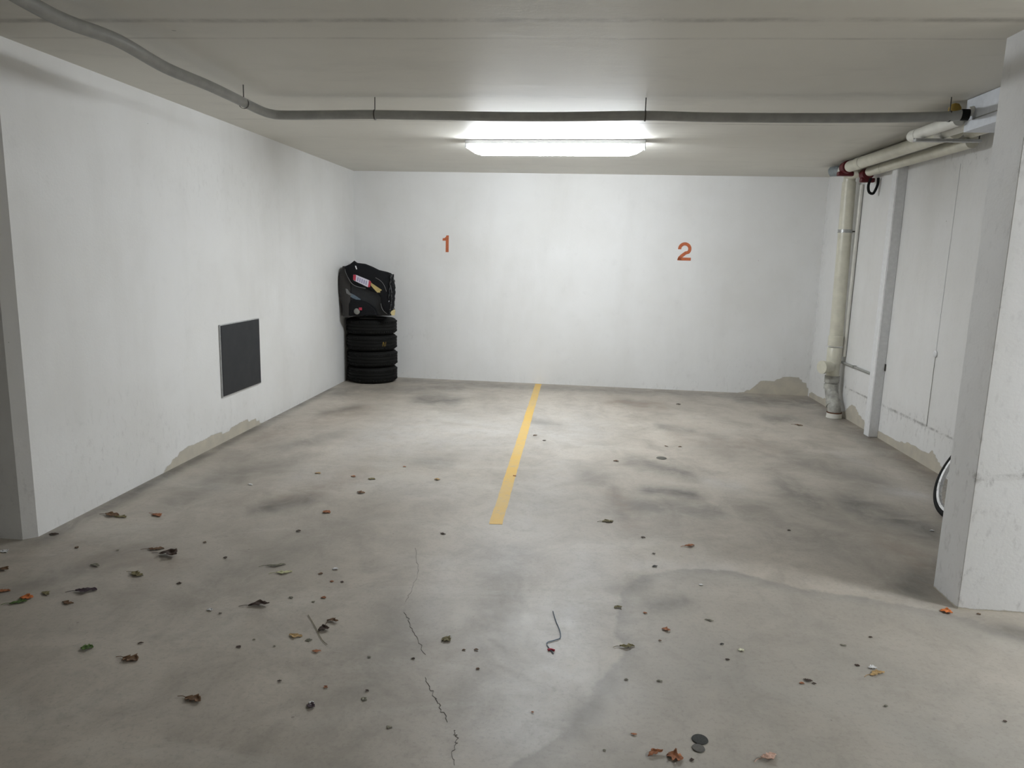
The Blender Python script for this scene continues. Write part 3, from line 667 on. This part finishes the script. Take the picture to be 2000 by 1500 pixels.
# two cream pipes along the right wall under the ceiling
def run(name, label, X, y0, z0_, y1_, z1_, r, mat, bell=None, grp=None, elbow=None):
    t = thing(name, label, 'pipe', (X, y0, z0_), 0, grp)
    obj('pipe_shaft', tb([(0, 0, 0), (0, y1_-y0, z1_-z0_)], r, 24), mat, t, smooth=60)
    if bell is not None: obj('pipe_socket', tb([(0, -.18, 0), (0, -.30, 0)], r*1.07, 24), mat, t, smooth=40)
    if elbow: obj('rounded_end', tb([(0, -.09, 0), (0, 0, 0), (0, r*.5, 0), (0, r*.85, 0), (0, r, 0)], [r*1.05, r*1.05, r*.9, r*.5, r*.1], 24), mat, t, smooth=60)
    return t
run('drain_pipe', 'thick cream drain pipe running under the ceiling along the right wall', 2.44, 7.15, 2.393, 5.24, 2.388, .050, M_CREAM, 1)
run('drain_pipe', 'thinner cream drain pipe just below the thick one along the right wall', 2.60, 7.10, 2.345, 5.35, 2.338, .042, M_CREAM, 1)
run('ceiling_pipe', 'white pipe with rounded end at the left of three under the ceiling before the pillar', 2.15, 5.20, 2.344, 4.60, 2.342, .036, M_WPIPE, None, 'three short white pipes resting on the steel rail', True)
run('ceiling_pipe', 'middle white pipe of three resting on the steel rail under the ceiling', 2.27, 5.09, 2.344, 4.60, 2.340, .036, M_WPIPE, None, 'three short white pipes resting on the steel rail', True)
run('ceiling_pipe', 'rightmost and shortest white pipe of three on the steel rail by the pale box', 2.42, 5.02, 2.340, 4.60, 2.338, .034, M_CREAM, None, 'three short white pipes resting on the steel rail', True)
t = thing('pipe_rail', 'grey steel rail carrying the pipes under the ceiling by the pillar', 'bracket', (2.36, 5.02, 2.300))
obj('rail', bx((-.27, -.02, -.018), (.13, .02, .0)), M_STEEL, t, bev=.002)
obj('rail_lip', bx((-.27, .016, 0), (.13, .02, .006)), M_STEEL, t)
obj('rail_rod', tb([(.12, 0, 0), (.12, 0, .149)], .004, 8), M_DSTEEL, t)
# pale box at the ceiling by the pillar
A = at(1923, 181, 2, H)
bxX, bxY = A.x, A.y
t = thing('ceiling_box', 'pale blue-white boxed duct under the ceiling beside the pillar', 'duct', (2.48, 4.0, 2.27))
obj('box_casing', bx((bxX-2.48, PF+.002-4.0, 0), (XR-.002-2.48, 4.60-4.0, H-.002-2.27)), M_DUCT, t, bev=.002)
obj('box_seam', bx((bxX-2.48-.003, PF+.002-4.0, .055), (bxX-2.48+.002, 4.602-4.0, .06)), M_STEEL, t)
tag(obj('foam_blob', lathe(bmesh.new(), [(.0, 0), (.02, .003), (.034, .018), (.033, .04), (.02, .06), (.0, .066)], (bxX-.035, 4.66, H-.072), (0, 0, 1), 16), M_MUST, smooth=60), 'mustard foam lump at the ceiling beside the pale box', 'foam')
tag(obj('pipe_stub', tb([(2.168, 4.53, 2.372), (2.262, 4.50, 2.392)], .026, 16), M_WPIPE, smooth=50), 'short white pipe stub between grey conduit and pale box', 'pipe')
# fire collars, cap and cable loop where the pipes meet the corner
t = thing('fire_collar', 'dark red fire collar round the end of the thick cream pipe', 'collar', (2.44, 7.2, 2.393))
obj('collar_ring', tb([(0, -.02, 0), (0, .075, 0)], .056, 28), M_RED, t, smooth=40)
obj('collar_bracket', bx((-.07, .04, -.075), (.075, .09, -.035)), M_RED, t, bev=.01, seg=3)
t = thing('fire_collar', 'dark red fire collar around the lower thin pipe above the cable loop', 'collar', (2.60, 7.2, 2.33))
obj('collar_ring', tb([(0, -.07, 0), (0, .02, 0)], .052, 28), M_RED, t, smooth=40)
obj('collar_bracket', bx((-.05, -.05, -.075), (.075, .0, -.035)), M_RED, t, bev=.01, seg=3)
t = thing('pipe_elbow', 'grey end cap of a pipe under the ceiling in the right corner', 'pipe', (2.43, 7.55, 2.395))
obj('elbow_cap', tb([(-.035, .02, -.005), (-.03, .015, -.004), (.035, -.02, 0)], [.030, .045, .050], 24), simple('blue_grey_cap', (.24, .27, .28), .5), t, smooth=60)
obj('elbow_neck', tb([(.03, -.018, 0), (.06, -.04, .0), (.02, -.25, 0)], .044, 24), M_WPIPE, t, smooth=60)
bm = bmesh.new()
tag(obj('cable_loop', tb(catmull([(2.615, 7.10, 2.285), (2.60, 7.10, 2.22), (2.612, 7.10, 2.165), (2.645, 7.10, 2.150), (2.665, 7.10, 2.18), (2.68, 7.10, 2.235), (2.68, 7.10, 2.29)], 8), .012, 12), M_BLACK, smooth=60), 'black cable loop hanging under the red collar in the right corner', 'cable')

# ------------------------------------------------------------------ bicycle wheel leaning behind the pillar
WR = .31; tilt = math.radians(30)
t = thing('bicycle_wheel', 'bicycle wheel with black tyre and silver rim leaning behind the pillar', 'wheel', (2.28, 4.45, .017))
bax = Vector((math.sin(tilt), 0, math.cos(tilt))); aax = Vector((0, 1, 0)).normalized(); nax = aax.cross(bax).normalized()
wc = bax*WR
def ring(rad, r, n=72, seg=12): return tb([wc+(aax*math.cos(2*PI*k/n)+bax*math.sin(2*PI*k/n))*rad for k in range(n)], r, seg, closed=True)
obj('tyre', ring(WR-.004, .0185), M_BLACK, t, smooth=60)
obj('rim', lathe(bmesh.new(), [(WR-.034, -.012), (WR-.018, -.014), (WR-.016, 0), (WR-.018, .014), (WR-.034, .012), (WR-.040, 0)], wc, nax, 72, True), M_SILVER, t, smooth=40)
obj('hub', tb([wc-nax*.045, wc-nax*.03, wc+nax*.03, wc+nax*.045], [.008, .020, .020, .008], 16), M_SILVER, t, smooth=40)
bm = bmesh.new()
for k in range(28):
    a = 2*PI*k/28; s = 1 if k % 2 else -1; a2 = a+s*.9
    tube(bm, [wc+nax*s*.028+(aax*math.cos(a2)+bax*math.sin(a2))*.018, wc+(aax*math.cos(a)+bax*math.sin(a))*(WR-.036)], .0012, 5)
obj('spokes', bm, M_STEEL, t)

# ------------------------------------------------------------------ litter on the floor
LC = {'brown': (.085, .045, .020), 'dark': (.030, .016, .010), 'purple': (.028, .016, .022), 'olive': (.10, .085, .035), 'green': (.05, .09, .02), 'orange': (.36, .10, .02), 'tan': (.26, .17, .07), 'cream': (.55, .48, .34),
      'rust': (.20, .075, .03), 'grey': (.12, .115, .085), 'pale': (.30, .30, .17), 'pink': (.34, .22, .17), 'white': (.75, .75, .72), 'black': (.02, .018, .016)}
LM = {}
def leafmat(c):
    if c not in LM:
        n = NT('leaf_'+c); f = n.noise(90, 4, .6); a = tuple(min(.8, x*1.6+.012) for x in LC[c])
        n.bump(f, .3, .002); LM[c] = n.done(n.mix(n.ramp(f, .35, .7), tuple(x*.6 for x in a), tuple(min(1, x*1.4) for x in a)), .7, .3)
    return LM[c]
def leaf(px, py, wpx, col, label, asp=.55, curl=1.0, ang=None, stem=None, name='dead_leaf', cat='leaf', group=None):
    p = fl(px, py); size = wpx/F_PX*(p-EYE).length; curl *= .5
    ang = rnd.uniform(-.5, .5) if ang is None else ang
    bm = bmesh.new(); nu, nv = 13, 7; G = []; lob = rnd.randint(2, 4); ph = rnd.random()*6
    zmin = 9
    for i in range(nu):
        u = i/(nu-1); base = math.sin(PI*min(max(u, .02), .98))**.7; half = asp*.5*base*(1+.30*math.sin(lob*2*PI*u+ph)+rnd.uniform(-.3, .22))
        row = []
        for j in range(nv):
            v = (j/(nv-1)-.5)*2
            x = (u-.5); y = v*half+.05*math.sin(u*7+ph)
            z = curl*rnd.uniform(.85, 1.15)*(.20*v*v*base*asp*1.3+.10*(abs(x)*2)**2*math.sin(ph+u*3)+.05*math.sin(9*u+4*v+ph))
            row.append([x*size, y*size*1.15, z*size]); zmin = min(zmin, z*size)
        G.append(row)
    V = [[bm.verts.new((a, b, c-zmin+.0012)) for a, b, c in r] for r in G]
    for i in range(nu-1):
        for j in range(nv-1): bm.faces.new((V[i][j], V[i+1][j], V[i+1][j+1], V[i][j+1]))
    o = obj(name, bm, leafmat(col), None, smooth=0)
    for q in o.data.polygons: q.use_smooth = True
    s = o.modifiers.new('s', 'SOLIDIFY'); s.thickness = .0008; s.offset = 1
    o.location = (p.x, p.y, 0.0005); o.rotation_euler = (0, 0, ang)
    tag(o, label, cat, group)
    if stem or (stem is None and size > .055):
        e = G[0][nv//2]; L = size*.45
        obj('leaf_stem', tb(catmull([(e[0]+size*.08, e[1], .003), (e[0]-L*.4, e[1]+L*.08, .004), (e[0]-L, e[1]-L*.1, .0025)], 5), .0011, 6), leafmat(col), o)
    return o
B = [
 (330, 1085, 36, 'dark', 'large dark brown curled leaf, left foreground in front of the left wall end', .55, 1.4),
 (305, 1073, 26, 'brown', 'flat light brown leaf just behind the large dark curled leaf', .4, .6),
 (168, 1155, 32, 'purple', 'purplish dark flat leaf near the left edge of the floor', .42, .8),
 (267, 1123, 26, 'olive', 'olive brown leaf between the large dark leaf and the purplish one', .5, .9),
 (186, 1105, 18, 'grey', 'small grey-olive leaf left of the olive brown leaf', .5, .7),
 (105, 1044, 14, 'dark', 'small dark leaf at the foot of the left wall near its end', .6, .7),
 (218, 1007, 24, 'brown', 'brown crumpled leaf farthest left of the pair along the left wall', .6, 1.0),
 (236, 1010, 22, 'olive', 'olive leaf touching the brown crumpled leaf near the left wall', .4, .7),
 (307, 1007, 22, 'rust', 'rust brown leaf near the middle of the left wall foot', .5, .8),
 (638, 1001, 16, 'rust', 'small rust leaf in bay one left of the yellow stripe end', .7, 1.0),
 (705, 963, 16, 'brown', 'small brown leaf in the middle of bay one', .55, 1.0),
 (506, 1182, 36, 'dark', 'long ragged dark brown leaf in the left foreground', .35, 1.1),
 (632, 1230, 20, 'dark', 'dark red-brown leaf caught on the long bent twig', .8, 1.2),
 (650, 1214, 22, 'brown', 'light brown curled leaf at the right of the bent twig', .4, 1.2),
 (577, 1243, 24, 'tan', 'yellow-tan leaf left of the bent twig', .5, .7),
 (603, 1251, 12, 'grey', 'small grey-brown leaf between the tan leaf and the bent twig', .6, .8),
 (618, 1273, 16, 'rust', 'small brown leaf just in front of the bent twig', .4, .7),
 (170, 1267, 18, 'green', 'small green leaf in the left foreground', .8, 1.2),
 (255, 1288, 28, 'brown', 'brown broad leaf right of the small green leaf', .6, 1.0),
 (378, 1367, 32, 'brown', 'large brown lobed leaf, nearest on the left foreground floor', .5, .9),
 (607, 1380, 16, 'purple', 'purplish brown folded leaf in the centre-left foreground', .8, 1.2),
 (872, 1250, 18, 'olive', 'olive leaf beside the long floor crack', .8, 1.0),
 (865, 1043, 12, 'dark', 'small dark leaf left of the near end of the yellow stripe', .4, .8),
 (540, 1105, 32, 'grey', 'grey-green thin leaf lying behind the pale green one', .22, .5),
 (555, 1119, 28, 'pale', 'pale yellow-green thin leaf in the left foreground', .35, .5),
 (52, 1168, 20, 'orange', 'orange leaf on the floor near the left edge', .7, 1.0),
 (36, 1177, 24, 'green', 'dark green leaf partly beside the orange one at the left edge', .4, .7),
 (90, 1160, 20, 'olive', 'faded olive leaf right of the orange one', .4, .6),
 (132, 1178, 20, 'brown', 'thin brown leaf in front of the purplish dark leaf', .4, .7),
 (8, 1113, 18, 'brown', 'brown leaf at the far left edge of the floor', .6, .9),
 (8, 1155, 18, 'rust', 'rust coloured leaf at the left edge, nearer than the brown one', .5, .6),
 (632, 1168, 10, 'rust', 'tiny orange-brown leaf behind the bent twig', .7, .8),
 (1187, 1019, 22, 'olive', 'ragged olive leaf right of the yellow stripe end', .45, 1.0),
 (1347, 1067, 20, 'rust', 'orange-brown curled leaf in the middle of the right bay entrance', .4, 1.1),
 (1279, 1107, 11, 'black', 'small black seed-like leaf right of the floor centre', .5, .7),
 (1207, 1187, 16, 'olive', 'olive leaf on the curved edge of the floor patch', .5, .9),
 (1301, 1231, 16, 'rust', 'reddish brown leaf inside the curved floor patch', .6, 1.0),
 (1225, 1264, 28, 'olive', 'long olive brown leaf at the notch of the floor patch edge', .35, 1.0),
 (1385, 1212, 16, 'grey', 'thin greyish leaf right of the reddish brown one', .3, .5),
 (1410, 1259, 8, 'black', 'tiny black leaf left of the cream scrap', .5, .7),
 (1712, 1316, 30, 'tan', 'long pale orange leaf on the right foreground floor', .3, .6),
 (1578, 1330, 15, 'dark', 'small dark thin leaf left of the long pale orange leaf', .4, .7),
 (1848, 1196, 18, 'orange', 'bright orange leaf at the foot of the pillar', .75, 1.2),
 (1279, 1473, 30, 'rust', 'twisted rust leaf at the bottom, left of the broad lobed one', .35, 1.2),
 (1318, 1480, 28, 'rust', 'broad lobed rust leaf at the bottom below the dark disc', .75, 1.2),
 (1351, 1485, 9, 'dark', 'tiny dark leaf right of the broad lobed rust leaf', .6, .8),
 (1502, 1481, 32, 'pink', 'pale pinkish folded leaf at the bottom right of centre', .4, 1.2),
 (1238, 1435, 11, 'rust', 'tiny rust leaf left of the two round discs', .4, .6),
 (1560, 831, 14, 'brown', 'brown leaf in bay two towards the right corner', .4, .8),
 (1203, 901, 11, 'brown', 'small brown leaf right of the yellow stripe', .5, .8),
 (1045, 851, 9, 'brown', 'tiny brown leaf touching the right side of the yellow stripe', .5, .8),
 (1063, 861, 8, 'dark', 'tiny dark leaf just right of the one by the yellow stripe', .5, .8),
 (854, 937, 11, 'tan', 'small tan leaf in bay one right of centre', .7, 1.2),
 (726, 936, 14, 'olive', 'small olive leaf just behind the brown one in bay one', .5, .8),
 (690, 931, 10, 'rust', 'tiny rust leaf left of the small olive leaf in bay one', .6, .9),
 (621, 925, 12, 'tan', 'small tan leaf near the dark oil spot in bay one', .5, .8),
 (583, 1038, 9, 'dark', 'tiny dark leaf in front of the oil spot of bay one', .7, .9),
 (1301, 872, 7, 'brown', 'tiny brown leaf in the middle of bay two', .5, .7),
 (1674, 1300, 8, 'dark', 'tiny dark leaf left of the white scrap on the right foreground', .6, .8),
 (1647, 1261, 11, 'grey', 'small greyish leaf behind the white scrap on the right foreground', .35, .6),
 (1288, 1331, 11, 'grey', 'small grey leaf in the lower middle of the floor patch', .4, .6),
 (711, 1366, 12, 'grey', 'small dark grey leaf left of the long floor crack', .6, .8),
 (760, 1421, 11, 'grey', 'faint grey leaf left of the near end of the floor crack', .5, .7),
 (466, 1264, 10, 'dark', 'tiny dark leaf in the left foreground between brown leaf and twig', .5, .8),
 (275, 1257, 9, 'dark', 'tiny dark leaf right of the small green leaf', .5, .8)]
for r in B: leaf(r[0], r[1], r[2], r[3], r[4], r[5], r[6])
g = 'scattered leaf crumbs'
for k, (px, py) in enumerate([(626, 1121), (648, 1136), (668, 1137), (612, 1176), (568, 1168), (546, 1331), (636, 1343), (717, 1350), (807, 1287), (721, 1284), (930, 1270), (933, 1307), (906, 1270), (1566, 1335), (1590, 1336), (1223, 1328), (1260, 1198), (1289, 1252), (1421, 1289), (1541, 1036), (1328, 873), (1325, 790), (1005, 930), (790, 912), (1256, 1050), (1277, 1082), (1040, 1392), (1180, 1466), (1700, 1245), (1912, 1200), (1963, 1410), (1730, 1380), (536, 1263), (496, 1250), (430, 1199), (350, 1140), (150, 1070), (230, 1075), (400, 1060), (440, 1090)]):
    where = ('in the left foreground' if px < 500 else 'around the bent twig and pale leaf left of the crack' if px < 780 else 'by the long floor crack' if px < 945 else
             'on the bay floor right of the stripe' if py < 1100 else 'round the wire and the curved patch edge' if px < 1300 else 'on the right foreground patch')
    leaf(px, py, rnd.uniform(5, 9), rnd.choice(['brown', 'dark', 'grey', 'rust']), 'tiny crumb of dead leaf '+where, .6, .9, name='leaf_crumb', cat='leaf crumb', group='leaf crumbs '+where, stem=False)
for px, py, s, lab in ((655, 1112, 11, 'white paper scrap behind and right of the pale green leaf'), (410, 1192, 11, 'white paper scrap left of the long ragged dark leaf'), (8, 1078, 14, 'white scrap at the left edge beside the wall end'),
                       (877, 1244, 9, 'white scrap lying on the olive leaf by the crack'), (1448, 1271, 12, 'cream coloured scrap right of the tiny black leaf'), (1704, 1305, 14, 'white scrap behind the long pale orange leaf'), (608, 1374, 12, 'white scrap touching the purplish folded leaf'), (489, 947, 9, 'white scrap in bay one near the bare wall patch'), (1369, 1143, 8, 'white scrap inside the curved floor patch'), (1820, 1037, 7, 'white scrap beside the pillar')):
    leaf(px, py, s, 'cream' if 'cream' in lab else 'white', lab, .6, 1.1, name='paper_scrap', cat='scrap', stem=False)

def floorpath(pix, z=.003, n=6): return catmull([fl(*p)+Vector((0, 0, z)) for p in pix], n)
t = thing('wire', 'bent dark blue wire with a red end on the centre foreground floor', 'wire', fl(1085, 1240))
obj('wire_strand', tb([sub(t, p) for p in floorpath([(1080, 1195), (1086, 1215), (1093, 1232), (1094, 1247), (1082, 1252), (1068, 1257), (1073, 1268), (1081, 1278)])], .0018, 8), M_BLUEW, t, smooth=60)
obj('wire_tip', tb([sub(t, p) for p in floorpath([(1070, 1271), (1076, 1270), (1083, 1272)], .004)], .004, 8), M_LRED, t, smooth=60)['label'] = 'red wire tip'
tag(obj('twig', tb(floorpath([(602, 1202), (608, 1212), (616, 1226), (622, 1238), (630, 1252), (639, 1260)]), .0011, 6), leafmat('olive')), 'long thin bent twig on the left-centre foreground floor', 'twig')
tag(obj('twig', tb(floorpath([(622, 1235), (632, 1226), (642, 1212), (652, 1208)]), .0011, 6), leafmat('brown')), 'short twig crossing the long bent twig', 'twig')
def disc(px, py, rad, col, lab, name='bottle_cap'):
    p = fl(px, py); bm = lathe(bmesh.new(), [(rad*.96, 0), (rad, .001), (rad*.95, .0028), (rad*.6, .0034), (0, .0036)], (0, 0, 0), (0, 0, 1), 32)
    return tag(obj(name, bm, col, None, 40, loc=(p.x, p.y, .0004)), lab, 'disc')
disc(1367, 1445, .026, simple('dark_grey_disc', (.035, .037, .034), .8, scale=200, var=.4), 'dark grey ribbed round disc on the near floor', 'flat_disc')
disc(1364, 1462, .020, simple('mid_grey_disc', (.11, .105, .095), .8, scale=80), 'small mid-grey round disc just in front of the dark one', 'flat_disc')
disc(1292, 895, .040, simple('brown_grey_disc', (.10, .095, .08), .7, scale=80), 'brownish-grey round disc on the floor of bay two', 'flat_disc')
